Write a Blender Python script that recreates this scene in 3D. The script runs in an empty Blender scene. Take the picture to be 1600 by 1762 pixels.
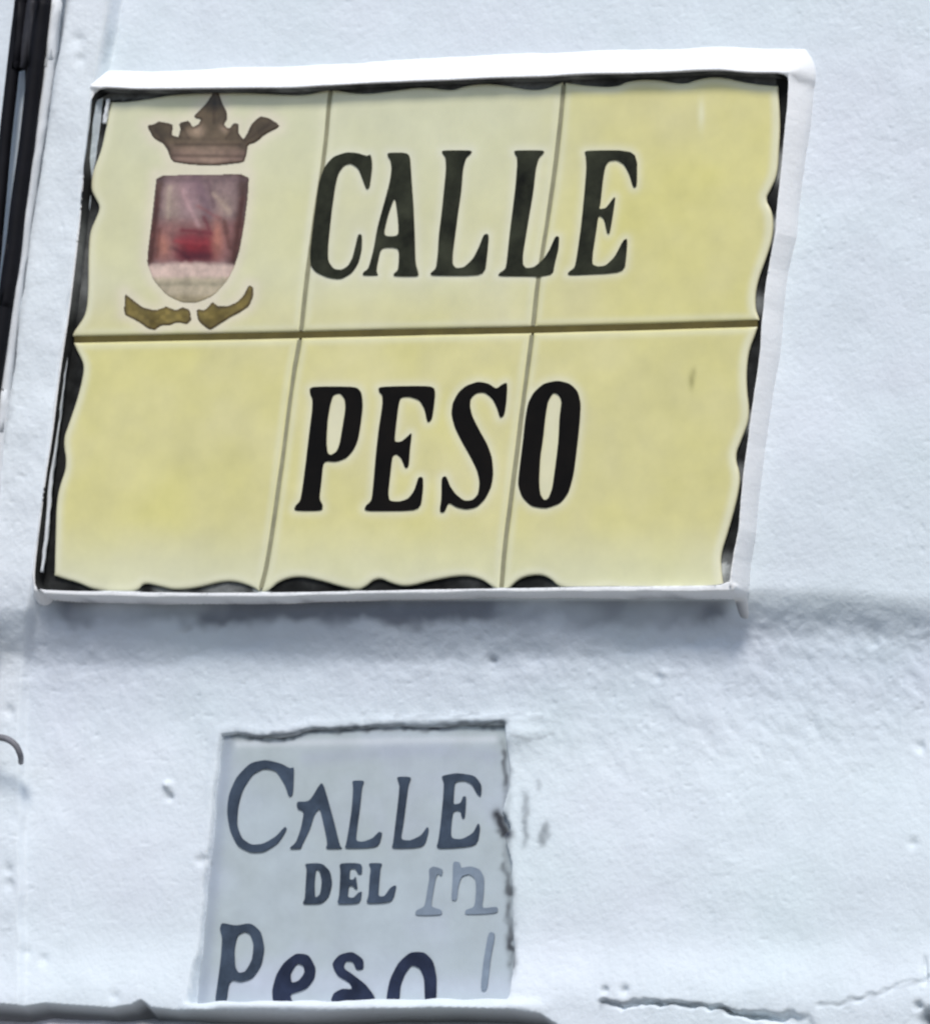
import bpy, math
import numpy as np
from mathutils import Vector, Matrix
from mathutils.geometry import tessellate_polygon

C = bpy.context.scene
COL = C.collection

# ------------------------------------------------------------------ camera
FX, FZ = -0.45, 0.275
FWD = Vector((FX, math.sqrt(1 - FX*FX - FZ*FZ), FZ))
DIST = 6.0
TARGET = Vector((0, 0, 3.2))
CAM = TARGET - FWD*DIST
ROLL = math.radians(-2.9)
r0 = FWD.cross(Vector((0, 0, 1))).normalized()
u0 = r0.cross(FWD).normalized()
RIGHT = (r0*math.cos(ROLL) + u0*math.sin(ROLL)).normalized()
UP = RIGHT.cross(FWD).normalized()
LENS = 295.0
SENS = 36.0
cd = bpy.data.cameras.new('camera')
cam = bpy.data.objects.new('camera', cd)
COL.objects.link(cam)
cam.matrix_world = Matrix((
    (RIGHT.x, UP.x, -FWD.x, CAM.x),
    (RIGHT.y, UP.y, -FWD.y, CAM.y),
    (RIGHT.z, UP.z, -FWD.z, CAM.z),
    (0, 0, 0, 1)))
cd.sensor_fit = 'HORIZONTAL'
cd.sensor_width = SENS
cd.lens = LENS
cd.clip_start = 0.05
cd.clip_end = 500
cd.dof.use_dof = True
cd.dof.focus_distance = 4.5
cd.dof.aperture_fstop = 60
C.camera = cam
C.render.resolution_x, C.render.resolution_y = 929, 1024

# ------------------------------------------------------------------ world, sun, exposure
SUN_ELEV = math.radians(50)
SUN_AZ = math.radians(22)          # from the wall's normal towards the right of the picture
w = bpy.data.worlds.new('World')
C.world = w
w.use_nodes = True
nt = w.node_tree
nt.nodes.clear()
sky = nt.nodes.new('ShaderNodeTexSky')
sky.sky_type = 'NISHITA'
sky.sun_disc = False
sky.sun_elevation = SUN_ELEV
sdir = Vector((math.sin(SUN_AZ)*math.cos(SUN_ELEV), -math.cos(SUN_AZ)*math.cos(SUN_ELEV), math.sin(SUN_ELEV)))
sky.sun_rotation = math.atan2(sdir.x, sdir.y)
sky.air_density = 1.0
sky.dust_density = 1.0
bgn = nt.nodes.new('ShaderNodeBackground')
bgn.inputs['Strength'].default_value = 0.085
wo = nt.nodes.new('ShaderNodeOutputWorld')
nt.links.new(sky.outputs[0], bgn.inputs['Color'])
nt.links.new(bgn.outputs[0], wo.inputs['Surface'])
sl = bpy.data.lights.new('sun', 'SUN')
sl.energy = 1.75
sl.angle = math.radians(16)
sl.color = (1.0, 0.955, 0.90)
sun = bpy.data.objects.new('sun', sl)
COL.objects.link(sun)
sun.location = sdir*20
sun.rotation_euler = sdir.to_track_quat('Z', 'Y').to_euler()
C.view_settings.view_transform = 'Standard'
C.view_settings.look = 'None'
C.view_settings.exposure = 0.56
C.view_settings.gamma = 1.0
C.view_settings.use_curve_mapping = False
C.render.engine = 'CYCLES'

# ------------------------------------------------------------------ geometry of the wall plane
PXW = 1600.0
PXH = 1762.0
FPX = LENS/SENS*PXW


def W(px, py, h=0.0):
    """point on the plane standing h metres proud of the wall (photo units of the tracing)"""
    d = FWD*FPX + RIGHT*(px - PXW/2) - UP*(py - PXH/2)
    t = (-h - CAM.y)/d.y
    return CAM + d*t


def XZ(pts, h=0.0):
    return np.array([(W(p[0], p[1], h).x, W(p[0], p[1], h).z) for p in pts])


PXM = (W(801, 881).x - W(800, 881).x)      # metres of wall in one photo unit


def to_px(x, z, h=0.0):
    vx, vy, vz = x - CAM.x, -h - CAM.y, z - CAM.z
    dep = vx*FWD.x + vy*FWD.y + vz*FWD.z
    u = PXW/2 + FPX*(vx*RIGHT.x + vy*RIGHT.y + vz*RIGHT.z)/dep
    v = PXH/2 - FPX*(vx*UP.x + vy*UP.y + vz*UP.z)/dep
    return u, v


# ------------------------------------------------------------------ noise and shaping helpers
def vnoise(x, y, seed=0):
    xi = np.floor(x).astype(np.int64)
    yi = np.floor(y).astype(np.int64)
    fx, fy = x - xi, y - yi
    fx = fx*fx*fx*(fx*(fx*6 - 15) + 10)
    fy = fy*fy*fy*(fy*(fy*6 - 15) + 10)

    def hsh(a, b):
        n = (a*374761393 + b*668265263 + seed*982451653) & 0xffffffff
        n = ((n ^ (n >> 13))*1274126177) & 0xffffffff
        n = (n ^ (n >> 16)) & 0xffffffff
        n = (n*2246822519) & 0xffffffff
        n = (n ^ (n >> 15)) & 0xffff
        return n/32767.5 - 1.0
    a, b = hsh(xi, yi), hsh(xi + 1, yi)
    c, d = hsh(xi, yi + 1), hsh(xi + 1, yi + 1)
    return (a*(1 - fx) + b*fx)*(1 - fy) + (c*(1 - fx) + d*fx)*fy


def fbm(x, y, scale, octv=4, seed=0, gain=0.5):
    s = 0
    a = 1.0
    t = 0
    for i in range(octv):
        ca, sa = math.cos(0.7*i + 0.3), math.sin(0.7*i + 0.3)
        s = s + a*vnoise((x*ca - y*sa)/scale, (x*sa + y*ca)/scale, seed + i*17)
        t += a
        a *= gain
        scale *= 0.5
    return s/t


def sm(a, b, x):
    t = np.clip((x - a)/(b - a), 0, 1)
    return t*t*(3 - 2*t)


def ip(x, pts):
    return np.interp(x, [p[0] for p in pts], [p[1] for p in pts])


def seg_dist(x, z, line, closed=False):
    """distance to a polyline"""
    best = np.full(np.shape(x), 1e9)
    n = len(line)
    for i in range(n if closed else n - 1):
        a, b = line[i], line[(i + 1) % n]
        dx, dz = b[0] - a[0], b[1] - a[1]
        L = dx*dx + dz*dz + 1e-18
        t = np.clip(((x - a[0])*dx + (z - a[1])*dz)/L, 0, 1)
        best = np.minimum(best, (x - a[0] - t*dx)**2 + (z - a[1] - t*dz)**2)
    return np.sqrt(best)


def inside(x, z, poly):
    r = np.zeros(np.shape(x), bool)
    n = len(poly)
    for i in range(n):
        a, b = poly[i], poly[(i + 1) % n]
        if a[1] == b[1]:
            continue
        c = ((a[1] > z) != (b[1] > z)) & (x < (b[0] - a[0])*(z - a[1])/(b[1] - a[1]) + a[0])
        r ^= c
    return r


def sdist(x, z, poly):
    """positive outside, negative inside"""
    d = seg_dist(x, z, poly, True)
    return np.where(inside(x, z, poly), -d, d)


def chaikin(pts, n=1, q=0.25, closed=True):
    for _ in range(n):
        out = []
        m = len(pts)
        rng = range(m) if closed else range(m - 1)
        if not closed:
            out.append(pts[0])
        for i in rng:
            a, b = pts[i], pts[(i + 1) % m]
            out.append((a[0]*(1 - q) + b[0]*q, a[1]*(1 - q) + b[1]*q))
            out.append((a[0]*q + b[0]*(1 - q), a[1]*q + b[1]*(1 - q)))
        if not closed:
            out.append(pts[-1])
        pts = out
    return pts


def lin(r, g, b):
    def f(c):
        c /= 255.0
        return c/12.92 if c <= 0.04045 else ((c + 0.055)/1.055)**2.4
    return (f(r), f(g), f(b))


def mixc(c, m, col):
    m = np.clip(m, 0, 1)[:, None]
    return c*(1 - m) + m*np.array(col)[None, :]


def resample(line, n):
    """n points evenly along a lightly rounded polyline"""
    ln = np.array(chaikin(line, 2, 0.25, closed=False))
    d = np.concatenate([[0], np.cumsum(np.hypot(*np.diff(ln, axis=0).T))])
    t = np.linspace(0, d[-1], n)
    return np.stack([np.interp(t, d, ln[:, 0]), np.interp(t, d, ln[:, 1])], 1)


# ------------------------------------------------------------------ objects
def put(name, verts, faces, mat, parent=None, cols=None, smooth=False):
    me = bpy.data.meshes.new(name)
    if isinstance(verts, np.ndarray) and isinstance(faces, np.ndarray):
        nv, nf, k = len(verts), len(faces), faces.shape[1]
        me.vertices.add(nv)
        me.vertices.foreach_set('co', verts.astype(np.float32).ravel())
        me.loops.add(nf*k)
        me.loops.foreach_set('vertex_index', faces.astype(np.int32).ravel())
        me.polygons.add(nf)
        me.polygons.foreach_set('loop_start', np.arange(0, nf*k, k, dtype=np.int32))
        me.update(calc_edges=True)
    else:
        me.from_pydata([tuple(v) for v in verts], [], faces)
        me.update()
    if smooth:
        me.polygons.foreach_set('use_smooth', np.ones(len(me.polygons), bool))
    if cols is not None:
        at = me.color_attributes.new('paint', 'FLOAT_COLOR', 'POINT')
        c4 = np.ones((len(verts), 4), np.float32)
        c4[:, :3] = cols
        at.data.foreach_set('color', c4.ravel())
    me.validate()
    me.materials.append(mat)
    o = bpy.data.objects.new(name, me)
    COL.objects.link(o)
    if parent:
        o.parent = parent
        o.matrix_parent_inverse = Matrix.Translation(-parent.location)
    return o


def tag(o, label=None, cat=None, group=None, kind=None):
    if label: o['label'] = label
    if cat: o['category'] = cat
    if group: o['group'] = group
    if kind: o['kind'] = kind
    return o


def thing(name, loc, label, cat, group=None):
    o = bpy.data.objects.new(name, None)
    COL.objects.link(o)
    o.location = loc
    return tag(o, label, cat, group)


def gridfaces(n, m):
    """n rows, m columns; normals towards the street for rows going up, columns going right"""
    i = np.arange((n - 1)*(m - 1))
    r, c = i//(m - 1), i % (m - 1)
    a = r*m + c
    return np.stack([a, a + 1, a + m + 1, a + m], 1)


def flat_shape(name, polys, h, thick, mat, parent, cols=None):
    """polys: [outer, hole, ...] in tracing units; a thin solid standing from h to h+thick"""
    hf = h if callable(h) else (lambda v: h)
    rings = [[W(p[0], p[1], hf(p[1]) + thick) for p in pl] for pl in polys]
    tri = tessellate_polygon([[Vector((v.x, v.z, 0)) for v in r] for r in rings])
    front = [v for r in rings for v in r]
    n = len(front)
    verts = [tuple(v) for v in front] + [(v.x, v.y + thick, v.z) for v in front]
    faces = []
    for t in tri:
        a, b, c = front[t[0]], front[t[1]], front[t[2]]
        cr = (b.x - a.x)*(c.z - a.z) - (b.z - a.z)*(c.x - a.x)
        faces.append(tuple(t) if cr > 0 else (t[0], t[2], t[1]))
    s = 0
    for r in rings:
        k = len(r)
        for i in range(k):
            faces.append((s + i, s + (i + 1) % k, n + s + (i + 1) % k, n + s + i))
        s += k
    return put(name, verts, faces, mat, parent)


def tube(name, pts, rad, mat, parent=None, seg=12, cap=True, jit=0.0, seed=1):
    """round solid along 3-D points"""
    P = [Vector(p) for p in pts]
    # smooth resample
    out = []
    for i in range(len(P) - 1):
        p0 = P[max(i - 1, 0)]
        p1, p2 = P[i], P[i + 1]
        p3 = P[min(i + 2, len(P) - 1)]
        for k in range(8):
            t = k/8
            out.append(0.5*((2*p1) + (p2 - p0)*t + (2*p0 - 5*p1 + 4*p2 - p3)*t*t + (-p0 + 3*p1 - 3*p2 + p3)*t**3))
    out.append(P[-1])
    verts, faces = [], []
    n = len(out)
    for i, p in enumerate(out):
        tn = (out[min(i + 1, n - 1)] - out[max(i - 1, 0)]).normalized()
        a = tn.cross(Vector((0, 1, 0.02))).normalized()
        b = tn.cross(a).normalized()
        rr = rad(i/(n - 1)) if callable(rad) else rad
        for k in range(seg):
            th = 2*math.pi*k/seg
            j = 1 + jit*float(vnoise(np.array(i*0.6 + seed*7.1), np.array(k*0.9), seed))
            verts.append(p + (a*math.cos(th) + b*math.sin(th))*rr*j)
    for i in range(n - 1):
        for k in range(seg):
            q = (k + 1) % seg
            faces.append((i*seg + k, i*seg + q, (i + 1)*seg + q, (i + 1)*seg + k))
    if cap:
        faces.append(tuple(range(seg))[::-1])
        faces.append(tuple((n - 1)*seg + k for k in range(seg)))
    return put(name, verts, faces, mat, parent, smooth=True)


# ------------------------------------------------------------------ materials
def mat(name, color=(0.8, 0.8, 0.8), rough=0.6, paint=False, bump=0.0, bscale=300.0, var=0.0, vscale=40.0, coat=0.0, bdist=0.001, spec=0.5):
    m = bpy.data.materials.new(name)
    m.use_nodes = True
    t = m.node_tree
    b = t.nodes['Principled BSDF']
    b.inputs['Roughness'].default_value = rough
    b.inputs['Specular IOR Level'].default_value = spec
    if coat:
        b.inputs['Coat Weight'].default_value = coat
        b.inputs['Coat Roughness'].default_value = 0.12
    tc = t.nodes.new('ShaderNodeTexCoord')
    if paint:
        src = t.nodes.new('ShaderNodeAttribute')
        src.attribute_name = 'paint'
        cs = src.outputs['Color']
    else:
        src = t.nodes.new('ShaderNodeRGB')
        src.outputs[0].default_value = (*color, 1)
        cs = src.outputs[0]
    if var:
        n1 = t.nodes.new('ShaderNodeTexNoise')
        n1.inputs['Scale'].default_value = vscale
        n1.inputs['Detail'].default_value = 6
        n1.inputs['Roughness'].default_value = 0.62
        t.links.new(tc.outputs['Object'], n1.inputs['Vector'])
        mr = t.nodes.new('ShaderNodeMapRange')
        mr.inputs['From Min'].default_value = 0.3
        mr.inputs['From Max'].default_value = 0.7
        mr.inputs['To Min'].default_value = 1 - var
        mr.inputs['To Max'].default_value = 1 + var*0.6
        t.links.new(n1.outputs['Fac'], mr.inputs['Value'])
        mx = t.nodes.new('ShaderNodeVectorMath')
        mx.operation = 'SCALE'
        t.links.new(cs, mx.inputs[0])
        t.links.new(mr.outputs[0], mx.inputs['Scale'])
        cs = mx.outputs[0]
    t.links.new(cs, b.inputs['Base Color'])
    if bump:
        n2 = t.nodes.new('ShaderNodeTexNoise')
        n2.inputs['Scale'].default_value = bscale
        n2.inputs['Detail'].default_value = 5
        t.links.new(tc.outputs['Object'], n2.inputs['Vector'])
        bp = t.nodes.new('ShaderNodeBump')
        bp.inputs['Strength'].default_value = bump
        bp.inputs['Distance'].default_value = bdist
        t.links.new(n2.outputs['Fac'], bp.inputs['Height'])
        t.links.new(bp.outputs[0], b.inputs['Normal'])
    return m


M = {
    'plaster': mat('whitewashed_plaster', rough=0.85, paint=True, bump=0.5, bscale=210, var=0.035, vscale=30, bdist=0.0014, spec=0.25),
    'frame': mat('white_mortar', rough=0.8, paint=True, bump=0.35, bscale=300, var=0.03, vscale=60, spec=0.25),
    'tile': mat('yellow_glazed_ceramic', rough=0.36, paint=True, bump=0.12, bscale=120, var=0.05, vscale=45, coat=0.15, bdist=0.0008),
    'grout_v': mat('olive_grout', lin(150, 147, 118), rough=0.8, var=0.2, vscale=90),
    'grout_h': mat('dark_olive_grout', lin(92, 82, 34), rough=0.8, var=0.25, vscale=60),
    'bed': mat('dark_tile_bed', paint=True, spec=0.12, rough=0.75, var=0.5, vscale=70, bump=0.3),
    'liner_shade': mat('recess_shade', paint=True, spec=0.12, rough=0.8, var=0.5, vscale=60, bump=0.3),
    'ink_green': mat('faded_black_green_ink', lin(50, 52, 40), rough=0.55, var=0.95, vscale=26, spec=0.12),
    'ink_black': mat('black_ink', lin(16, 12, 8), rough=0.55, var=0.6, vscale=30, spec=0.12),
    'ink_blue': mat('weathered_blue_black_paint', lin(66, 78, 94), rough=0.7, var=0.5, vscale=40, spec=0.12),
    'ink_navy': mat('navy_paint', lin(44, 52, 74), rough=0.7, var=0.5, vscale=40, spec=0.12),
    'ink_faint': mat('faint_grey_paint', lin(130, 143, 158), rough=0.8, var=0.25, vscale=40, spec=0.12),
    'print': mat('painted_crest', rough=0.4, paint=True, var=0.12, vscale=160),
    'plaque': mat('grey_painted_plaque', rough=0.7, paint=True, bump=0.15, bscale=200, var=0.06, vscale=50),
    'cable': mat('black_cable_sheath', (0.008, 0.008, 0.011), rough=0.6, var=0.3, vscale=60, spec=0.12),
    'cable_grey': mat('grey_cable_sheath', (0.04, 0.041, 0.05), spec=0.2, rough=0.6, var=0.4, vscale=60),
    'cable_white': mat('whitewashed_cable', (0.72, 0.75, 0.78), rough=0.75, var=0.12, vscale=50, bump=0.3),
    'iron': mat('dark_iron', lin(124, 124, 130), rough=0.65, var=0.3, vscale=80),
    'lintel': mat('grey_concrete', rough=0.9, paint=True, bump=0.6, bscale=180, var=0.25, vscale=40),
    'ground': mat('grey_paving', (0.20, 0.19, 0.18), rough=0.9, bump=0.5, bscale=9, var=0.25, vscale=2.0, bdist=0.01),
    'body': mat('plain_whitewash', (0.72, 0.75, 0.78), rough=0.9, var=0.06, vscale=3, bump=0.3, bscale=30),
}
WHITE = np.array((0.730, 0.795, 0.845))

# ------------------------------------------------------------------ traced outlines of the street sign
FH = 0.016      # how proud the sign's mortar frame stands
TH = 0.006      # tile face
OPEN_T = [(158, 148), (230, 152), (300, 152), (420, 150), (500, 150), (560, 146), (630, 142), (700, 139), (780, 136), (860, 132), (930, 131), (1000, 126), (1080, 125), (1150, 123), (1200, 120), (1240, 119), (1290, 124), (1358, 124)]
OPEN_R = [(1355, 180), (1350, 230), (1343, 300), (1337, 360), (1335, 400), (1322, 460), (1314, 530), (1309, 600), (1301, 660), (1291, 730), (1284, 790), (1277, 850), (1272, 910), (1262, 960)]
OPEN_B = [(1257, 1008), (1150, 1010), (1000, 1010), (860, 1013), (740, 1014), (660, 1016), (560, 1018), (440, 1020), (300, 1020), (200, 1018), (120, 1017), (58, 1014)]
OPEN_L = [(56, 985), (66, 900), (76, 820), (88, 745), (98, 660), (108, 590), (116, 540), (127, 450), (135, 380), (141, 300), (150, 220)]
OPEN = XZ(OPEN_T + OPEN_R + OPEN_B + OPEN_L, FH)
SQ = [XZ([p], FH)[0] for p in ((158, 148), (1358, 124), (1257, 1008), (58, 1014))]

# ------------------------------------------------------------------ wall relief
PLQ_PX = [(382, 1266), (405, 1263), (440, 1268), (480, 1268), (540, 1257), (640, 1251), (740, 1250), (866, 1247), (872, 1300), (874, 1360), (864, 1400), (868, 1440),
          (880, 1490), (884, 1540), (882, 1600), (890, 1680), (886, 1722), (800, 1722), (600, 1724), (440, 1725), (334, 1728), (342, 1650), (350, 1560), (360, 1470), (368, 1380), (376, 1310)]


def HP(v):
    """the old plaque leans forward a little with the wall"""
    return -0.0185 + 0.010*(v - 1250)/470


PLQ = np.array([XZ([p], HP(p[1]) + 0.004)[0] for p in PLQ_PX])
LIP_PX = [(-400, 1745), (-20, 1732), (40, 1737), (75, 1731), (130, 1735), (190, 1739), (225, 1733), (242, 1724), (258, 1738), (300, 1743), (420, 1748), (520, 1750), (640, 1745), (780, 1742), (880, 1745), (930, 1750), (965, 1772), (990, 1800)]
CR1 = [(1034, 1727), (1070, 1729), (1105, 1724), (1162, 1728), (1215, 1734), (1255, 1739), (1300, 1750), (1340, 1750), (1385, 1760), (1400, 1775)]
CR2 = [(1412, 1731), (1450, 1727), (1490, 1717), (1525, 1704), (1556, 1694), (1605, 1688), (1700, 1680)]
BAND_R = [(215, -200), (190, 0), (178, 80), (163, 150), (140, 330), (116, 540), (88, 745), (56, 985), (46, 1060), (38, 1140), (34, 1250), (34, 1700), (30, 1900)]
BAND_L = [(140, -200), (114, 0), (98, 100), (84, 200), (67, 300), (44, 440), (22, 620), (4, 760), (-30, 1060), (-60, 1400), (-90, 1800)]


def hpx(x, v, pts):
    return ip(v, [(p[1], p[0]) for p in pts])


LOW = {}


def wall_relief(x, z):
    u, v = to_px(x, z)
    near = sm(1900, 1500, np.abs(u - 800))*sm(1900, 1500, np.abs(v - 900))
    h = np.zeros_like(x)
    # old render swelling: the wall falls back under the sign and comes out again lower down
    wv = v + 40*fbm(u, v, 420, 3, 5) + 0.02*(u - 700)
    h -= 0.017*sm(1032, 1125, wv)*(1 - 0.25*sm(1250, 1600, u))
    h += 0.012*sm(1150, 1560, wv)
    h += 0.013*sm(1590, 1740, v + 20*fbm(u, v, 260, 3, 8))**1.3
    h += 0.004*sm(260, -200, u)*sm(1150, 1500, v)
    hb = h.copy()
    u, v = to_px(x, z, h)
    # broad waves, trowel strokes, grain
    h += 0.0040*fbm(u, v, 520, 3, 11)
    h += 0.0011*fbm(u, v, 150, 3, 12)
    ru, rv = u*0.80 - v*0.60, u*0.60 + v*0.80
    tro = sm(1060, 1120, wv)*sm(1440, 1230, wv)*(0.30 + 0.70*sm(300, 1300, u))
    wu, wvv = u + 60*fbm(u, v, 130, 2, 25), v + 60*fbm(u, v, 130, 2, 26)
    pa_ = sm(-0.3, 0.3, vnoise(u/160, v/120, 27))
    h += 0.0007*tro*fbm(u*0.62 + v*0.78, (u*0.78 - v*0.62)*2.3, 46, 3, 21, 0.55)
    h += 0.0006*tro*fbm(u, v, 26, 2, 24, 0.6)
    h += 0.0013*sm(1040, 1080, wv)*sm(1190, 1110, wv)*fbm(u, v*1.4, 38, 3, 22)
    rough = 0.55 + 0.45*sm(-0.4, 0.5, fbm(u, v, 260, 2, 38)) + 0.35*sm(1040, 1120, wv)*sm(1500, 1250, wv)
    h += rough*0.00042*fbm(u, v, 30, 3, 23, 0.65) + 0.0006*fbm(u, v, 90, 2, 29)
    pk = vnoise(u/11, v/11, 36)
    h -= 0.0005*rough*sm(0.78, 0.97, pk)
    h += 0.0003*rough*sm(0.74, 0.95, vnoise(u/13 + 9, v/13, 37))
    # worn ridge line under the sign
    # plaster strip along the corner
    ub, vb = to_px(x, z, hb + 0.0135 - 0.008*sm(985, 1120, v))
    bl, br = hpx(ub, vb, BAND_L), hpx(ub, vb, BAND_R)
    wob = 2.5*vnoise(u/40, v/45, 31)
    band = sm(bl - 5, bl + 4, ub + wob)*sm(br + 6, br - 5, ub + wob)
    bh = 0.0135 - 0.008*sm(985, 1120, v) + 0.0010*fbm(u, v, 60, 3, 33)
    h += band*bh
    h -= 0.004*np.exp(-((ub - br - 3)/5.0)**2)*sm(120, 60, v)*(0.6 + 0.4*vnoise(u/30, v/30, 35))
    # the old plaque's niche
    sd = sdist(x, z, PLQ)/PXM + 2.5*vnoise(u/38, v/38, 41) 
    rim = np.exp(-((sd - 9)/9.0)**2)
    h += 0.0010*rim*sm(1500, 1300, v)
    rb = np.exp(-((v - 1736 + 3*vnoise(u/50, v/50, 43))/13.0)**2)*sm(300, 345, u)*sm(960, 880, u)
    h += 0.007*rb
    nm = sm(3.5, -3.0, sd)
    h = h*(1 - nm) + nm*np.minimum(h, HP(v) - 0.004)
    # thicker plaster lapping over its top edge
    h += 0.0016*np.exp(-((v - (1240 - 0.012*(u - 680)))/7)**2)*sm(640, 700, u)*sm(960, 900, u)
    # pits and bumps
    for (a, b, rr, dp) in [(288, 1352, 7, 0.0045), (291, 1372, 6, -0.004), (346, 1480, 8, -0.003), (20, 1225, 10, -0.0022), (18, 1498, 9, -0.002), (20, 1524, 9, -0.002),
                           (861, 1410, 7, -0.012), (866, 1424, 8, -0.012), (1040, 1704, 6, -0.004), (1073, 1704, 7, -0.004), (1580, 1732, 7, -0.005), (1600, 1756, 14, -0.015),
                           (848, 1136, 7, -0.0035), (150, 76, 12, -0.002), (154, 110, 9, -0.0015), (1130, 1165, 7, -0.002), (1142, 1158, 7, 0.0022), (890, 1262, 26, 0.004), (905, 1258, 22, 0.002),
                           (45, 1640, 8, -0.002), (75, 1652, 9, -0.002), (196, 1715, 9, -0.002), (1570, 1452, 9, -0.002), (1580, 1285, 8, -0.0025), (1500, 1107, 8, -0.002)]:
        h += dp*np.exp(-(((u - a)**2 + (v - b)**2)/rr**2))
    # lip at the bottom: plaster stops, the head of the opening below lies back
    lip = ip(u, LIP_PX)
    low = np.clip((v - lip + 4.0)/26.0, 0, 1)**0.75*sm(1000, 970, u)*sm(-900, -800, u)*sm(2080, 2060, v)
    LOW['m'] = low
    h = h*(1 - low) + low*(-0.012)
    # cracks at lower right
    for line, wd, dp in ((CR1, 5.0, 0.011), (CR2, 4.0, 0.0035)):
        d = seg_dist(u + 4*vnoise(u/22, v/22, 53), v + 5*vnoise(u/17, v/30, 52), line) + 2.2*vnoise(u/10, v/10, 51)
        wloc = wd*(0.8 + 1.1*sm(1250, 1400, u)) if line is CR1 else wd
        h -= dp*np.exp(-np.abs(d/wloc)**2.2)*(0.6 + 0.4*vnoise(u/45, v/45, 54))
    h -= 0.004*np.exp(-((u - 1592)/4.0)**2)*sm(1640, 1665, v)*sm(1700, 1690, v)
    return h*near + 0.0025*(1 - near)*fbm(u, v, 900, 3, 61)


def wall_paint(x, z, h):
    u, v = to_px(x, z, h)
    c = np.repeat(WHITE[None, :], len(x), 0)
    n = fbm(u, v, 300, 4, 71)
    c = c*(1 + 0.02*n + 0.022*fbm(u, v, 46, 3, 78, 0.6))[:, None]
    # faint lilac and green casts of old limewash layers
    m = fbm(u, v, 210, 3, 72)
    c += 0.018*m[:, None]*np.array((1.0, -0.4, 0.5))

    def stain_shade(mask, col):  # blends in stains, limewash and painted shade alike
        nonlocal c
        mask = np.clip(mask, 0, 1)[:, None]
        c = c*(1 - mask) + np.array(col)[None, :]*mask
    near = sm(1900, 1500, np.abs(u - 800))*sm(1900, 1500, np.abs(v - 900))
    # soft shade under the sign, painted on as grey
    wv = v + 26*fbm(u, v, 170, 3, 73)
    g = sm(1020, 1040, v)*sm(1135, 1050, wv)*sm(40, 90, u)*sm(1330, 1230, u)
    stain_shade(0.38*g*near*(0.65 + 0.35*fbm(u, v, 60, 4, 74)), lin(118, 124, 140))
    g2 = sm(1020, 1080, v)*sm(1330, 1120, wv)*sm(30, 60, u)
    stain_shade(0.22*g2*near, lin(140, 150, 178))
    # ragged shadow right below the sign's frame, painted on dark
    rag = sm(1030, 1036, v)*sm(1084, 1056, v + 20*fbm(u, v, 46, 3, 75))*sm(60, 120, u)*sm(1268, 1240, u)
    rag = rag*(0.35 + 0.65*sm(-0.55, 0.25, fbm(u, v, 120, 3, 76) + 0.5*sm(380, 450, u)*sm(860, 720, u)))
    stain_shade(0.8*rag*near, lin(84, 89, 102))
    # crevices, cracks and marks, with a few painted shade lines among them
    du_ = 3.5*vnoise(u/19, v/15, 79)
    for line, wd, k in (([(410, 1262), (445, 1268), (480, 1267), (540, 1256), (640, 1250), (740, 1249), (866, 1244)], 5, 0.75),  # paints the shade under the overhanging plaster lip
                        ([(680, 1234), (780, 1231), (930, 1232)], 3.0, 0.35),
                        ([(868, 1292), (872, 1350)], 5, 0.6), ([(858, 1402), (870, 1434)], 11, 1.3),
                        ([(868, 1280), (876, 1360), (868, 1430), (880, 1500), (886, 1680)], 6, 0.35), ([(868, 1490), (878, 1540)], 7, 0.9), ([(874, 1560), (880, 1660)], 6.5, 0.9),
                        ([(880, 1266), (905, 1272), (950, 1262)], 4, 0.35),
                        ([(905, 1368), (904, 1452)], 6, 0.55), ([(940, 1420), (934, 1450)], 7, 0.6), ([(925, 1343), (926, 1358)], 5, 0.35),
                        ([(336, 1474), (352, 1486)], 4, 0.35), (CR1, 5.0, 0.6), (CR2, 4, 0.30), ([(1040, 1704), (1041, 1705)], 6, 0.3), ([(1073, 1704), (1074, 1705)], 6, 0.3),
                        ([(1597, 1752), (1602, 1762)], 13, 1.0), ([(1578, 1734), (1583, 1730)], 6, 0.5),
                        ([(138, 76), (166, 76)], 6, 0.18), ([(154, 105), (154, 118)], 7, 0.12), ([(183, 0), (182, 60), (178, 98)], 7, 0.22),
                        ([(290, 1368), (292, 1374)], 5, 0.35), ([(846, 1136), (852, 1138)], 5, 0.4),  # first mark paints the shadow of the plaster bump
                        ([(p[0] + 3, p[1]) for p in BAND_L[1:8]], 6.0, 0.50), ([(20, 1225), (21, 1226)], 9, 0.25), ([(18, 1498), (19, 1499)], 7, 0.22), ([(20, 1524), (21, 1525)], 8, 0.25)):  # strip edge line paints the white cable's contact shadow
        d = seg_dist(u + du_, v + du_, line) + 1.8*vnoise(u/9, v/9, 77)
        stain_shade(k*(0.75 + 0.35*vnoise(u/26, v/26, 80))*near*np.exp(-(d/wd)**2), lin(62, 68, 78))
    # shadow gap under the bottom lip, painted on as grey, paler at the left
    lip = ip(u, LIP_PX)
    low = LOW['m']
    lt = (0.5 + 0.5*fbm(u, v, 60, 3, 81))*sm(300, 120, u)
    stain_shade(sm(0.0, 0.75, low)*near, lin(104, 108, 112))
    stain_shade(0.9*lt*near*sm(0.5, 1.0, low), lin(176, 174, 180))
    # fresher limewash on the corner strip
    stain_shade(0.55*sm(0, 6, u - hpx(u, v, BAND_L))*sm(6, 0, u - hpx(u, v, BAND_R))*near*sm(1080, 950, v), (0.80, 0.84, 0.87))
    return np.clip(c, 0, 1)


house = thing('house', (0, 0, 0), 'whitewashed house front with trowelled uneven plaster behind both street name plaques', 'house')

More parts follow.
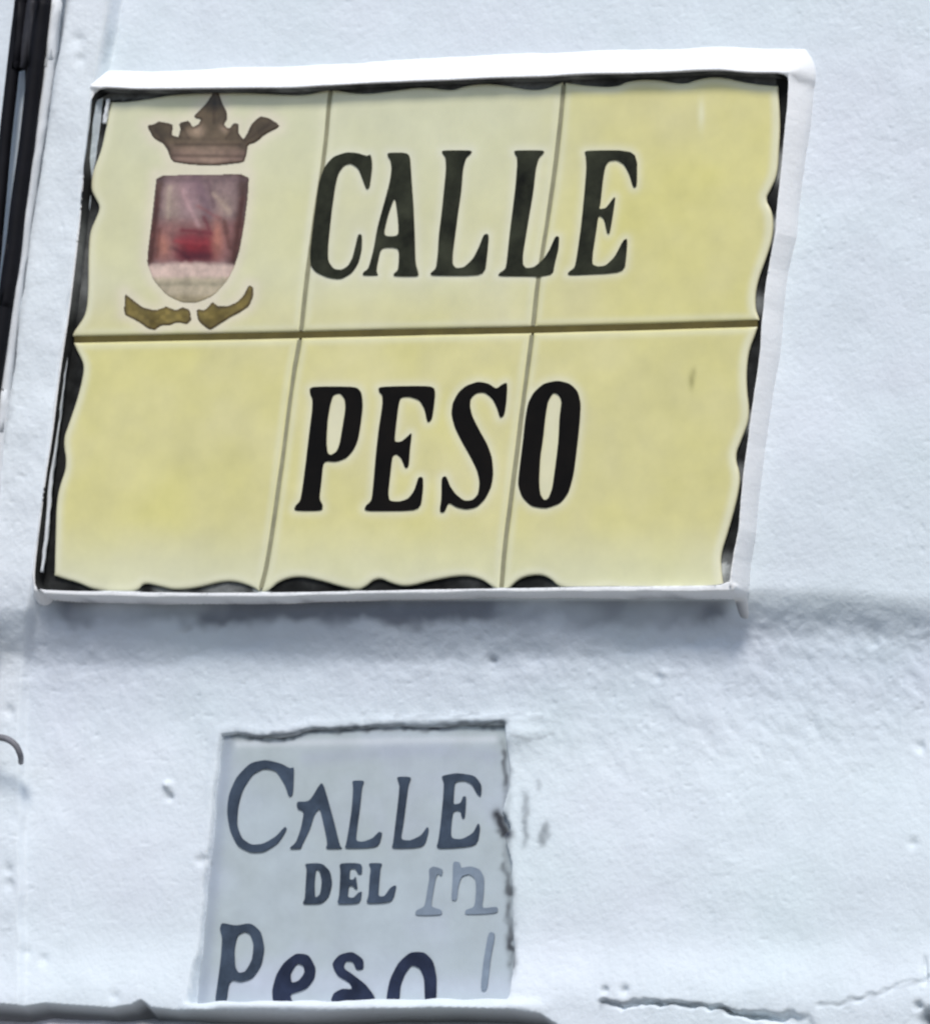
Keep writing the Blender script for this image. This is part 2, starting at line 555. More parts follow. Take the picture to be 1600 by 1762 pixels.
cor = [W(a, b) for a, b in ((-60, -60), (1660, -60), (1660, 1830), (-60, 1830))]
fx0, fx1 = min(c.x for c in cor), max(c.x for c in cor)
fz0, fz1 = min(c.z for c in cor), max(c.z for c in cor)
STEP = 0.00125


def axis(a, b, lo, hi):
    mid = np.linspace(a, b, int((b - a)/STEP))
    out_l, out_r = [], []
    p, s = a, STEP
    while p > lo:
        s *= 1.18
        p -= s
        out_l.append(max(p, lo))
    p, s = b, STEP
    while p < hi:
        s *= 1.18
        p += s
        out_r.append(min(p, hi))
    return np.concatenate([np.array(out_l[::-1]), mid, np.array(out_r)])


HX0, HX1, HZ1 = -5.0, 4.0, 6.4
ax, az = axis(fx0, fx1, HX0, HX1), axis(fz0, fz1, 0.0, HZ1)
gx, gz = np.meshgrid(ax, az)
gx, gz = gx.ravel(), gz.ravel()
gh = wall_relief(gx, gz)
wv = np.stack([gx, -gh, gz], 1)
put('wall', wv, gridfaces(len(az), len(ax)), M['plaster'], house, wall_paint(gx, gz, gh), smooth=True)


def box(name, x0, x1, y0, y1, z0, z1, m, parent):
    v = [(x, y, z) for x in (x0, x1) for y in (y0, y1) for z in (z0, z1)]
    f = [(0, 1, 3, 2), (4, 6, 7, 5), (0, 4, 5, 1), (2, 3, 7, 6), (0, 2, 6, 4), (1, 5, 7, 3)]
    return put(name, v, f, m, parent)


box('side_wall', HX0 + 0.001, HX1 - 0.001, 0.055, 6.0, 0, HZ1 - 0.001, M['body'], house)
# close the rim between the plaster sheet and the body, and cap it with a coping
box('corner_return', HX0 - 0.02, HX0, -0.01, 6.0, 0, HZ1, M['body'], house)
box('corner_return', HX1, HX1 + 0.02, -0.01, 6.0, 0, HZ1, M['body'], house)
box('coping', HX0 - 0.05, HX1 + 0.05, -0.06, 6.05, HZ1, HZ1 + 0.09, M['body'], house)

# grey head of the opening below the lip
lu, lv = np.meshgrid(np.linspace(-760, 985, 420), np.linspace(1705, 2050, 60)[::-1])
base = np.array([W(a, b, 0) for a, b in zip(lu.ravel(), lv.ravel())])
L_h = -0.003 - 0.012*sm(1766, 1740, lv.ravel()) - 0.014*sm(1735, 1705, lv.ravel()) + 0.004*fbm(lu.ravel(), lv.ravel(), 70, 4, 91)
lcol = np.array(lin(140, 142, 146))[None, :]*(1 + 0.30*fbm(lu.ravel(), lv.ravel(), 50, 4, 92))[:, None]
pale = (sm(300, 150, lu.ravel())*sm(1745, 1750, lv.ravel()))[:, None]
lcol = lcol*(1 - 0.8*pale) + 0.8*pale*np.array(lin(190, 186, 192))[None, :]*(1 + 0.35*fbm(lu.ravel(), lv.ravel(), 60, 3, 93))[:, None]
lvts = np.stack([base[:, 0], -L_h, base[:, 2]], 1)
put('lintel', lvts, gridfaces(60, 420), M['lintel'], house, np.clip(lcol, 0, 1), smooth=True)

# ------------------------------------------------------------------ ground
gme = [(-40, -40, 0), (40, -40, 0), (40, 40, 0), (-40, 40, 0)]
ground = put('street_ground', gme, [(0, 1, 2, 3)], M['ground'])
tag(ground, kind='structure')

# ------------------------------------------------------------------ tiled street sign
sc = W(700, 580, 0)
sign = thing('street_sign', (sc.x, 0, sc.z), 'large yellow tiled CALLE PESO street sign with red shield crest in white mortar frame', 'street sign')

# frame of mortar: a sheet whose height follows the distance to the opening
fu0, fu1, fv0, fv1 = 20, 1460, 40, 1090
fc = [W(a, b, 0.02) for a, b in ((fu0, fv0), (fu1, fv0), (fu1, fv1), (fu0, fv1))]
FS = 0.00085
axx = np.arange(min(c.x for c in fc), max(c.x for c in fc), FS)
azz = np.arange(min(c.z for c in fc), max(c.z for c in fc), FS)
qx, qz = np.meshgrid(axx, azz)
qx, qz = qx.ravel(), qz.ravel()


def snap_to(x, z, poly, lim):
    bx_, bz_, bd_ = x.copy(), z.copy(), np.full(len(x), 1e9)
    n_ = len(poly)
    for i in range(n_):
        a, b = poly[i], poly[(i + 1) % n_]
        dx, dz = b[0] - a[0], b[1] - a[1]
        t = np.clip(((x - a[0])*dx + (z - a[1])*dz)/(dx*dx + dz*dz + 1e-18), 0, 1)
        px_, pz_ = a[0] + t*dx, a[1] + t*dz
        d = np.hypot(x - px_, z - pz_)
        m = d < bd_
        bd_ = np.where(m, d, bd_)
        bx_ = np.where(m, px_, bx_)
        bz_ = np.where(m, pz_, bz_)
    on = bd_ < lim
    return np.where(on, bx_, x), np.where(on, bz_, z), on


OPS = np.array(chaikin([tuple(p) for p in OPEN], 2, 0.2))
qx, qz, ON = snap_to(qx, qz, OPS, FS*0.62)


def side(x, z, a, b):
    """signed metres outside the line a-b (walking clockwise in the picture)"""
    dx, dz = b[0] - a[0], b[1] - a[1]
    L = math.hypot(dx, dz)
    return -((x - a[0])*dz - (z - a[1])*dx)/L


def frame_height(x, z):
    u, v = to_px(x, z, 0.02)
    wh = wall_relief(x, z)
    wob = 3.0*PXM*fbm(u, v, 90, 3, 101)
    tT = seg_dist(x, z, XZ(OPEN_T, FH))
    tT = tT + np.maximum(u - 1366, 0)*PXM*0.9 + np.maximum(150 - u, 0)*PXM*1.5
    tR = seg_dist(x, z, XZ([(1358, 124)] + OPEN_R + [(1257, 1008)], FH))
    tB = seg_dist(x, z, XZ(OPEN_B, FH))
    tB = tB + np.maximum(70 - u, 0)*PXM*0.8
    tL = seg_dist(x, z, XZ([(58, 1014)] + OPEN_L + [(158, 148)], FH))
    d = -sdist(x, z, OPEN)          # negative outside
    topw = PXM*np.interp(u, [150, 400, 900, 1400], [33, 38, 44, 42])
    rw = PXM*np.interp(v, [100, 300, 700, 1000, 1090], [24, 18, 13, 9, 6])
    def s(t, w_, p):
        q = 1 - (t + wob*0.5)/w_
        return np.where(q > 0, np.abs(q)**p, np.maximum(q*2, -1.6))
    hT = FH*s(tT - 2*PXM, topw, 0.85)
    hR = 0.0150*s(tR - 3*PXM, rw, 0.7) 
    bw = PXM*(9 + 4*fbm(u, v, 120, 3, 103))
    mB = sm(bw + 5*PXM, bw - 3*PXM, tB + 0.4*wob)
    hB = (wh - 0.007)*(1 - mB) + (FH - 0.0005)*mB
    lw = PXM*np.interp(v, [150, 500, 900, 1100], [16, 18, 20, 16])
    hL = 0.0150*s(tL, lw, 0.7)
    h = np.maximum(np.maximum(hT, hR), np.maximum(hB, hL))
    # right bar runs on down past the sign as a little spur
    us, vs_ = to_px(x, z, wh)
    spur = seg_dist(us, vs_, [(1268, 1000), (1277, 1040), (1284, 1080)])
    h = np.maximum(h, wh - 0.0005 + 0.0042*sm(1095, 1005, vs_)*np.clip(1 - (spur/12)**2, -3, 1) - 0.003*sm(11, 14, spur))
    h += 0.0007*fbm(u, v, 30, 4, 104) + 0.0006*fbm(u, v, 100, 2, 105)
    inn = np.where(inside(x, z, OPS) & ~ON, 1.0, 0.0)
    h = h*(1 - inn) - 0.001*inn
    return h, wh, u, v


fh, fwh, fu, fv = frame_height(qx, qz)
keep = fh > fwh - 0.005
F = gridfaces(len(azz), len(axx))
fk = keep[F].all(1)
F = F[fk]
used = np.unique(F)
remap = -np.ones(len(qx), np.int64)
remap[used] = np.arange(len(used))
hh = fh[used]
# edges sink into the wall
# no part may sit inside the recess of the old plaster but float: keep at least touching the wall
fverts = np.stack([qx[used], -hh, qz[used]], 1)
fcol = np.repeat(np.array((0.87, 0.88, 0.89))[None, :], len(used), 0)*(1 + 0.02*fbm(fu[used], fv[used], 80, 3, 107))[:, None]
tRr = seg_dist(fu[used], fv[used], [(1385, 150), (1372, 260), (1366, 300)])
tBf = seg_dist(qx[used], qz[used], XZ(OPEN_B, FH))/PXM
under_shade = sm(9, 15, tBf + 5*fbm(fu[used], fv[used], 60, 3, 108))*sm(1000, 1030, fv[used])*sm(90, 150, fu[used])*sm(1265, 1240, fu[used])  # shade of the frame's underside, painted as a ragged dark tone
fcol = mixc(fcol, 0.75*under_shade, lin(86, 90, 104))
mk = (0.22*np.exp(-(tRr/4)**2) + 0.30*np.exp(-(seg_dist(fu[used], fv[used], [(1362, 128), (1392, 134)])/9)**2))[:, None]
fcol = fcol*(1 - mk) + mk*np.array(lin(90, 95, 105))[None, :]
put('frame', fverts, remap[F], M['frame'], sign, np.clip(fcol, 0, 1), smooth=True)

def bed_tone(u, v):
    """tone of the bed and shade_liner: dark border and recess shade painted near black, grey along the top or where it is limewashed"""
    g = np.full(np.shape(u), 42.0)
    top = (u > 176) & (v < 172 - (u - 180)*0.02) & (u < 1335)
    g = np.where(top, 84 + 34*sm(-0.3, 0.5, fbm(u, v, 110, 2, 403)) + 18*sm(700, 200, u), g)     # lighter grey along the top
    rt = sm(1180, 1240, u + 0.1*(v - 150))
    for a, b, t in ((255, 318, 150), (372, 425, 170), (500, 545, 110), (705, 745, 150), (795, 835, 100), (950, 1005, 130)):
        g = np.where(rt > 0.5, g + (t - 34)*np.exp(-((v - (a + b)/2)/((b - a)/2))**4), g)
    lf = (u < 230) & (v > 130)
    for a, b, t in ((385, 540, 95), (228, 300, 62)):
        g = np.where(lf, g + (t - 34)*np.exp(-((v - (a + b)/2)/((b - a)/2))**4), g)
    bo = (v > 970) & (u > 90)
    for a, b, t in ((165, 240, 190), (262, 330, 120), (345, 430, 100), (436, 464, 205), (600, 622, 120), (846, 872, 205), (962, 1250, 190)):
        g = np.where(bo, g + (t - 34)*np.exp(-((u - (a + b)/2)/((b - a)/2))**6), g)
    g = g + 22*fbm(u, v, 30, 3, 401)
    g = np.clip(g, 14, 215)/255.0
    l = g**2.2
    return np.stack([l*0.96, l*1.0, l*0.98], 1)


BT = bed_tone
# dark bed behind the tiles and added dark liner painting shade on the opening's inner sides
RP = resample([tuple(p) for p in OPS] + [tuple(OPS[0])], 400)[:-1]
tg = np.roll(RP, -1, 0) - np.roll(RP, 1, 0)
tg /= np.linalg.norm(tg, axis=1)[:, None] + 1e-12
nn_ = np.stack([tg[:, 1], -tg[:, 0]], 1)
if (nn_*(OPEN.mean(0) - RP)).sum() < 0:
    nn_ = -nn_
RI = RP + nn_*0.0013
RO = RP - nn_*0.0010
n = len(RI)
v_ = [(p[0], -(FH - 0.0028), p[1]) for p in RI] + [(p[0], -0.001, p[1]) for p in RI] + [(p[0], -(FH - 0.0026), p[1]) for p in RO]
f_ = [(i, n + i, n + (i + 1) % n, (i + 1) % n) for i in range(n)] + [(i, (i + 1) % n, 2*n + (i + 1) % n, 2*n + i) for i in range(n)]
jv = np.array(v_)
ju, jw = to_px(jv[:, 0], jv[:, 2], FH)
put('shade_liner', jv, np.array(f_), M['liner_shade'], sign, BT(ju, jw))


bx = np.arange(OPEN[:, 0].min() - 0.002, OPEN[:, 0].max() + 0.002, 0.002)
bz = np.arange(OPEN[:, 1].min() - 0.002, OPEN[:, 1].max() + 0.002, 0.002)
BX, BZ = np.meshgrid(bx, bz)
BX, BZ = BX.ravel(), BZ.ravel()
bd = sdist(BX, BZ, OPEN)
Fb = gridfaces(len(bz), len(bx))
Fb = Fb[(bd[Fb] < 0.003).all(1)]
ub_ = np.unique(Fb)
rmb = -np.ones(len(BX), np.int64)
rmb[ub_] = np.arange(len(ub_))
BX, BZ = BX[ub_], BZ[ub_]
bu, bvv = to_px(BX, BZ, 0.003)
put('tile_bed', np.stack([BX, -0.003 - 0.0008*fbm(bu, bvv, 24, 3, 402), BZ], 1), rmb[Fb], M['bed'], sign, bed_tone(bu, bvv), smooth=True)

# --- letters in tracing units
def cr5(pts): return [(500 + a/2.581, 220 + b/2.581) for a, b in pts]
def cr6(pts): return [(480 + a/2.857, 620 + b/2.857) for a, b in pts]
def cr1(pts): return [(300 + a/2.2857, 1202 + b/2.2857) for a, b in pts]


CALLE = [
 ('C', [cr5([(355,115),(362,165),(350,265),(335,272),(318,225),(300,178),(265,155),(235,165),(210,200),(196,260),(180,380),(165,520),(165,590),(190,625),(225,630),(255,612),(275,575),(288,520),(300,470),(316,472),(315,540),(300,600),(270,645),(220,672),(165,665),(110,640),(88,610),(85,560),(95,470),(110,350),(125,240),(150,170),(190,125),(250,106),(300,110),(338,124)])]),
 ('A', [cr5([(430,108),(528,108),(534,200),(545,350),(550,480),(553,600),(566,640),(566,658),(455,658),(458,645),(478,630),(482,530),(400,530),(385,600),(380,638),(390,655),(318,655),(322,640),(345,625),(368,540),(385,440),(410,350),(440,240),(448,180),(442,140),(430,125)]),
        cr5([(462,300),(476,400),(480,480),(410,480),(430,390)])]),
 ('L', [cr5([(672,98),(805,98),(800,112),(778,130),(764,180),(757,280),(742,380),(730,470),(718,560),(718,605),(735,622),(770,618),(810,580),(835,530),(858,470),(880,470),(872,560),(860,655),(620,655),(622,642),(645,625),(653,560),(658,470),(670,380),(680,280),(690,180),(687,130),(672,112)])]),
 ('L', [cr5([(993,98),(1125,98),(1122,110),(1100,130),(1087,180),(1077,280),(1060,380),(1045,470),(1030,560),(1030,605),(1045,622),(1080,618),(1120,585),(1150,540),(1175,480),(1192,480),(1188,540),(1172,600),(1162,658),(920,658),(925,645),(955,625),(963,560),(973,460),(986,360),(998,260),(1006,160),(1004,125),(993,112)])]),
 ('E', [cr5([(1302,98),(1537,98),(1537,260),(1520,264),(1505,210),(1480,160),(1445,140),(1410,145),(1395,170),(1385,230),(1375,330),(1368,360),(1400,355),(1425,320),(1442,300),(1427,400),(1415,468),(1404,468),(1390,400),(1365,385),(1355,460),(1340,560),(1338,605),(1365,615),(1400,610),(1440,570),(1475,500),(1494,488),(1490,560),(1480,642),(1230,656),(1232,640),(1262,620),(1275,540),(1290,430),(1303,300),(1313,180),(1310,125)])]),
]
PESO = [
 ('P', [cr6([(150,128),(380,128),(405,158),(411,220),(402,300),(387,390),(365,440),(330,480),(280,499),(217,494),(207,600),(197,680),(214,710),(212,740),(72,740),(80,715),(105,690),(119,600),(134,480),(149,350),(163,240),(164,190),(152,165)]),
        cr6([(265,170),(298,160),(323,190),(326,240),(313,320),(298,410),(283,448),(255,466),(237,455),(232,400),(237,300),(250,220)])]),
 ('E', [cr6([(488,128),(757,124),(768,160),(752,290),(728,308),(715,240),(690,195),(640,178),(595,182),(585,230),(573,330),(566,400),(600,400),(630,375),(653,352),(642,440),(637,520),(620,533),(600,480),(575,460),(556,470),(546,560),(536,650),(541,690),(590,695),(635,680),(665,640),(685,573),(707,573),(707,640),(692,740),(417,742),(425,715),(455,690),(464,600),(474,480),(489,340),(508,220),(507,170),(490,155)])]),
 ('S', [cr6([(1122,106),(1117,200),(1106,270),(1085,284),(1073,240),(1050,190),(1010,157),(970,160),(942,185),(937,220),(947,270),(982,340),(1022,410),(1047,480),(1052,560),(1042,620),(1012,680),(972,721),(920,733),(870,722),(832,697),(812,747),(788,747),(798,680),(798,578),(820,566),(840,620),(870,660),(910,690),(950,688),(978,660),(986,600),(973,540),(938,470),(898,400),(863,330),(846,265),(853,210),(880,158),(920,123),(980,103),(1030,113),(1068,140),(1095,118)])]),
 ('O', [cr6([(1223,210),(1250,158),(1300,113),(1370,98),(1430,113),(1467,150),(1482,210),(1477,300),(1462,440),(1447,560),(1422,650),(1382,702),(1310,728),(1238,717),(1193,672),(1173,610),(1183,520),(1198,400),(1208,300)]),
        cr6([(1345,157),(1373,167),(1389,200),(1378,280),(1373,400),(1358,520),(1343,630),(1323,681),(1302,688),(1283,660),(1277,600),(1282,480),(1297,380),(1307,280),(1320,200)])]),
]


def soft(rings, q=0.17):
    return [chaikin(chaikin(r, 1, q), 1, 0.25) for r in rings]


LET_XY = []
for grp, mt, fxm in ((CALLE, 'ink_green', 1), (PESO, 'ink_black', 1)):
    for ch, rings in grp:
        rr = soft(rings)
        LET_XY.append(rr[0])
        o = flat_shape('letter', rr, TH + 0.0002, 0.0005, M[mt], sign)
        tag(o, 'painted letter ' + ch)

# --- crest outlines (crop 150..550 x 120..600, factor 3.67)
def cr2(pts): return [(150 + a/3.67, 120 + b/3.67) for a, b in pts]


CROWN = cr2([(805,122),(830,150),(850,210),(878,260),(880,310),(860,345),(895,372),(925,335),(955,340),(950,390),(985,440),(1010,400),(1040,335),(1090,292),(1150,305),(1212,345),(1205,362),(1120,405),(1070,450),(1012,470),(1000,545),(985,580),(880,592),(780,600),(640,592),(535,578),(505,500),(478,462),(420,430),(395,385),(378,350),(415,345),(450,325),(505,335),(540,345),(530,410),(575,425),(590,375),(580,335),(640,320),(665,360),(700,345),(720,310),(670,295),(715,245),(755,205),(785,160)])
SHIELD = cr2([(440,668),(700,662),(1018,660),(1010,800),(990,960),(960,1130),(925,1245),(880,1330),(800,1420),(700,1465),(600,1468),(500,1420),(420,1330),(380,1220),(385,1140),(405,980),(425,800)])
RIB_L = cr2([(238,1412),(282,1448),(350,1500),(430,1520),(500,1495),(560,1520),(600,1500),(645,1515),(655,1580),(630,1605),(570,1590),(520,1610),(470,1610),(425,1640),(380,1630),(340,1600),(280,1565),(235,1545)])
RIB_R = cr2([(690,1510),(740,1520),(790,1465),(830,1495),(880,1495),(940,1470),(990,1420),(1020,1360),(1045,1370),(1045,1430),(1020,1490),(960,1530),(900,1560),(840,1600),(775,1640),(735,1615),(700,1580)])


def dense_print(name, poly, h, fn, res=1.1, label=None):
    poly = chaikin(poly, 1, 0.14)
    pa = np.array(poly)
    us = np.arange(pa[:, 0].min() - 2, pa[:, 0].max() + 2, res)
    vs = np.arange(pa[:, 1].min() - 2, pa[:, 1].max() + 2, res)[::-1]
    U, V = np.meshgrid(us, vs)
    U, V = U.ravel(), V.ravel()
    Fc = gridfaces(len(vs), len(us))
    ins = inside(U, V, poly)
    Fc = Fc[ins[Fc].sum(1) >= 2]
    usd = np.unique(Fc)
    rm = -np.ones(len(U), np.int64)
    rm[usd] = np.arange(len(usd))
    U, V = U[usd], V[usd]
    P = np.array([W(a, b, h) for a, b in zip(U, V)])
    # thin edge: the rim vertices drop to the glaze
    d = seg_dist(U, V, poly, True)
    P[:, 1] += np.where(d < res*0.9, 0.0003, 0)
    def outl(c_):
        k_ = (0.75 if name != 'crest_shield' else 0.45*(V < 455))*np.exp(-(d/(3.6 + 1.2*vnoise(U/12, V/12, 503)))**2)
        return mixc(c_, k_, lin(64, 50, 34))
    fn0 = fn
    fn = lambda a_, b_: outl(fn0(a_, b_))
    o = put(name, P, rm[Fc], M['print'], sign, np.clip(fn(U, V)**1.12*np.array((1.03, 0.95, 0.80))*(1 + 0.22*fbm(U, V, 11, 3, 501) + 0.18*fbm(U, V, 26, 2, 502))[:, None], 0, 1))
    if label: o['label'] = label
    return o


def crown_col(U, V):
    a, b = (U - 150)*3.67, (V - 120)*3.67
    c = np.repeat(np.array(lin(112, 100, 84))[None, :], len(U), 0)
    c = mixc(c, sm(430, 560, b), lin(146, 126, 120))
    for (p, q, r, k) in ((810, 230, 60, .8), (455, 380, 60, .7), (1100, 380, 80, .65), (620, 345, 30, .6), (905, 400, 40, .6), (985, 480, 28, .6), (525, 520, 30, .4)):
        c = mixc(c, k*np.exp(-((a - p)**2 + (b - q)**2)/r**2), lin(72, 64, 48))
    for (p, q, r, k) in ((700, 380, 40, .7), (870, 365, 32, .7), (760, 560, 120, .35), (640, 400, 30, .3)):
        c = mixc(c, k*np.exp(-((a - p)**2 + (b - q)**2)/r**2), lin(190, 172, 160))
    for (p0, p1) in (((560, 470), (960, 470)), ((540, 540), (985, 545)), ((805, 170), (800, 330)), ((600, 360), (640, 430)), ((915, 380), (880, 430)), ((430, 370), (520, 500)), ((1150, 340), (1000, 450))):
        c = mixc(c, 0.5*np.exp(-(seg_dist(a, b, [p0, p1])/12)**2), lin(70, 56, 42))
    c = mixc(c, 0.35*np.exp(-((b - 440 + 0.0003*(a - 760)**2)/16)**2)*((a > 540) & (a < 960)), lin(84, 72, 60))
    return c


def shield_col(U, V):
    U = U + 1.2*vnoise(U/9, V/9, 601)
    V = V + 1.2*vnoise(U/8, V/8, 602)
    a, b = (U - 150)*3.67, (V - 120)*3.67
    c = np.repeat(np.array(lin(150, 132, 138))[None, :], len(U), 0)
    left = 440 - (b - 668)*0.105
    right = 1018 - np.maximum(b - 760, 0)*0.14
    c = mixc(c, 0.5*sm(420, 620, a)*sm(760, 640, a)*sm(1000, 800, b), lin(178, 150, 168))
    c = mixc(c, 0.55*np.exp(-((a - 700 - (b - 700)*0.35)/42)**2)*sm(980, 900, b), lin(122, 98, 118))
    c = mixc(c, 0.4*np.exp(-(((a - 540)/60)**2 + ((b - 850)/150)**2)), lin(172, 162, 150))
    c = mixc(c, 0.5*np.exp(-(((a - 870)/55)**2 + ((b - 860)/70)**2)), lin(178, 162, 158))
    c = mixc(c, 0.5*sm(900, 1000, b)*sm(1240, 1180, b), lin(150, 92, 92))
    c = mixc(c, 0.9*np.exp(-(((a - 690)/135)**4 + ((b - 1120)/95)**4)), lin(134, 20, 38))
    c = mixc(c, 0.7*np.exp(-(((a - 680)/120)**4 + ((b - 1175)/35)**2)), lin(70, 14, 34))
    c = mixc(c, 0.5*np.exp(-(((a - 660)/90)**2 + ((b - 1065)/22)**2)), lin(150, 74, 88))
    c = mixc(c, 0.8*np.exp(-(((a - 480)/42)**2 + ((b - 1110)/80)**2)), lin(186, 134, 122))
    c = mixc(c, 0.8*np.exp(-(((a - 825)/38)**2 + ((b - 1060)/110)**2)), lin(190, 136, 124))
    # brush strokes of the figure: a dark ridge, a pale body, limbs
    for (p0, p1, r, k, col) in (((600, 760), (700, 980), 20, .55, (196, 168, 178)), ((760, 700), (800, 860), 16, .5, (108, 84, 96)), ((800, 780), (900, 900), 18, .5, (192, 176, 168)),
                                ((520, 740), (510, 930), 16, .4, (188, 178, 168)), ((600, 1010), (780, 1030), 16, .7, (120, 40, 56)), ((560, 1080), (760, 1095), 14, .6, (160, 70, 80)),
                                ((740, 930), (770, 1010), 16, .6, (118, 44, 60)), ((870, 960), (900, 1120), 18, .6, (104, 62, 52)), ((455, 1010), (440, 1180), 14, .5, (112, 60, 44)),
                                ((560, 1130), (640, 1190), 14, .5, (74, 10, 28)), ((700, 860), (840, 940), 12, .5, (150, 100, 104))):
        d_ = seg_dist(a, b, [p0, p1])
        c = mixc(c, k*np.exp(-(d_/r)**2), lin(*col))
    edge = np.maximum(np.exp(-((a - left - 18)/26)**2), np.exp(-((a - right + 30)/34)**2))
    c = mixc(c, 0.9*edge*sm(1260, 1200, b), lin(84, 46, 34))
    c = mixc(c, 0.6*edge*sm(860, 700, b), lin(112, 96, 92))
    c = mixc(c, 0.55*np.exp(-((b - 690)/20)**2), lin(118, 100, 108))
    c = mixc(c, sm(1205, 1245, b - 0.00022*(a - 650)**2 + 6), lin(214, 196, 196))
    c = mixc(c, 0.8*sm(1290, 1330, b), lin(186, 182, 164))
    c = mixc(c, 0.6*np.exp(-((b - 1350 - 0.0001*(a - 650)**2)/18)**2), lin(150, 148, 134))
    c = mixc(c, 0.7*sm(1400, 1450, b), lin(164, 156, 130))
    return c


def rib_col(U, V):
    a, b = (U - 150)*3.67, (V - 120)*3.67
    c = np.repeat(np.array(lin(134, 122, 66))[None, :], len(U), 0)
    for (p, q, r, k) in ((420, 1590, 55, .9), (840, 1550, 50, .8), (770, 1600, 40, .6), (280, 1500, 35, .3), (1010, 1430, 40, .4), (620, 1560, 28, .5)):
        c = mixc(c, k*np.exp(-((a - p)**2 + (b - q)**2)/r**2), lin(88, 76, 16))
    c = mixc(c, 0.35*sm(-0.2, 0.8, vnoise(a/34, b/26, 7)), lin(170, 156, 96))
    return c


dense_print('crest_crown', CROWN, TH + 0.0006, crown_col)
dense_print('crest_shield', SHIELD, TH + 0.0006, shield_col)
dense_print('crest_ribbon', RIB_L, TH + 0.0006, rib_col)
dense_print('crest_ribbon', RIB_R, TH + 0.0006, rib_col)

# --- tiles
Y_T = [(190,175),(215,175),(260,169),(300,161),(360,158),(430,158),(500,163),(530,162),(567,152),(620,162),(680,155),(730,148),(775,156),(800,147),(830,142),(870,146),(925,157),(967,140),(1010,147),(1060,149),(1080,138),(1120,134),(1175,145),(1200,135),(1235,130),(1290,143),(1337,147)]
Y_L = [(190,175),(184,205),(179,232),(172,262),(158,296),(155,325),(163,340),(172,356),(163,378),(153,400),(151,440),(151,500),(147,540),(132,562),(125,572),(124,583),(130,600),(143,624),(143,642),(134,680),(118,728),(107,757),(115,800),(101,838),(96,870),(95,920),(93,990)]
Y_R = [(1337,147),(1341,210),(1339,250),(1336,300),(1324,326),(1315,342),(1328,364),(1329,400),(1320,435),(1300,488),(1297,528),(1305,548),(1303,558),(1298,575),(1285,608),(1282,660),(1289,715),(1276,752),(1262,785),(1273,818),(1267,858),(1251,915),(1238,955),(1240,985),(1244,1016)]
Y_B = [(93,990),(110,996),(135,1003),(160,1015),(200,1019),(236,1016),(246,1002),(270,1008),(300,1015),(340,1011),(380,1000),(405,1000),(432,1009),(447,1019),(462,1014),(480,999),(510,991),(545,997),(600,1014),(622,1014),(648,992),(675,1005),(700,1010),(740,999),(795,989),(828,996),(848,1012),(862,1018),(874,1012),(895,993),(925,988),(945,994),(962,1012),(1000,1017),(1045,1010),(1070,1016),(1130,1018),(1244,1016)]
HJ = [(118,584),(500,576),(700,571),(910,567),(1100,562),(1308,556)]
VJ1 = [(569,150),(565,180),(560,240),(552,300),(527,480),(519,560),(513,600),(503,650),(478,850),(460,970),(447,1018)]
VJ2 = [(970,138),(968,165),(960,245),(948,340),(925,480),(918,550),(912,600),(903,660),(880,850),(868,940),(862,1018)]


def at_u(line, u):
    return ip(u, line)


def at_v(line, v):
    return ip(v, [(p[1], p[0]) for p in line])


def clip_line(line, a, b, axis_):
    """points of a line between coordinate a and b along axis 0 (u) or 1 (v)"""
    ln = sorted(line, key=lambda p: p[axis_])
    ks = [p[axis_] for p in ln]
    os_ = [p[1 - axis_] for p in ln]
    m = [p for p in ln if a < p[axis_] < b]
    pa = [0, 0]; pa[axis_] = a; pa[1 - axis_] = float(np.interp(a, ks, os_))
    pb = [0, 0]; pb[axis_] = b; pb[1 - axis_] = float(np.interp(b, ks, os_))
    return [tuple(pa)] + m + [tuple(pb)]


def shiftp(line, du, dv):
    return [(p[0] + du, p[1] + dv) for p in line]


GAP = 2.4
GH = 5.6
HALO = [np.array(r) for r in LET_XY]
CRESTS = [CROWN, SHIELD, RIB_L, RIB_R]
TINT = {(0, 0): (1.0, 1.02, 1.18), (0, 1): (0.99, 1.01, 1.25), (0, 2): (1.0, 1.0, 1.0), (1, 0): (1.0, 1.0, 1.0), (1, 1): (1.01, 1.01, 1.06), (1, 2): (0.98, 0.98, 0.97)}
YEL = np.array((0.72, 0.665, 0.295))
CREAM = np.array((0.80, 0.78, 0.56))

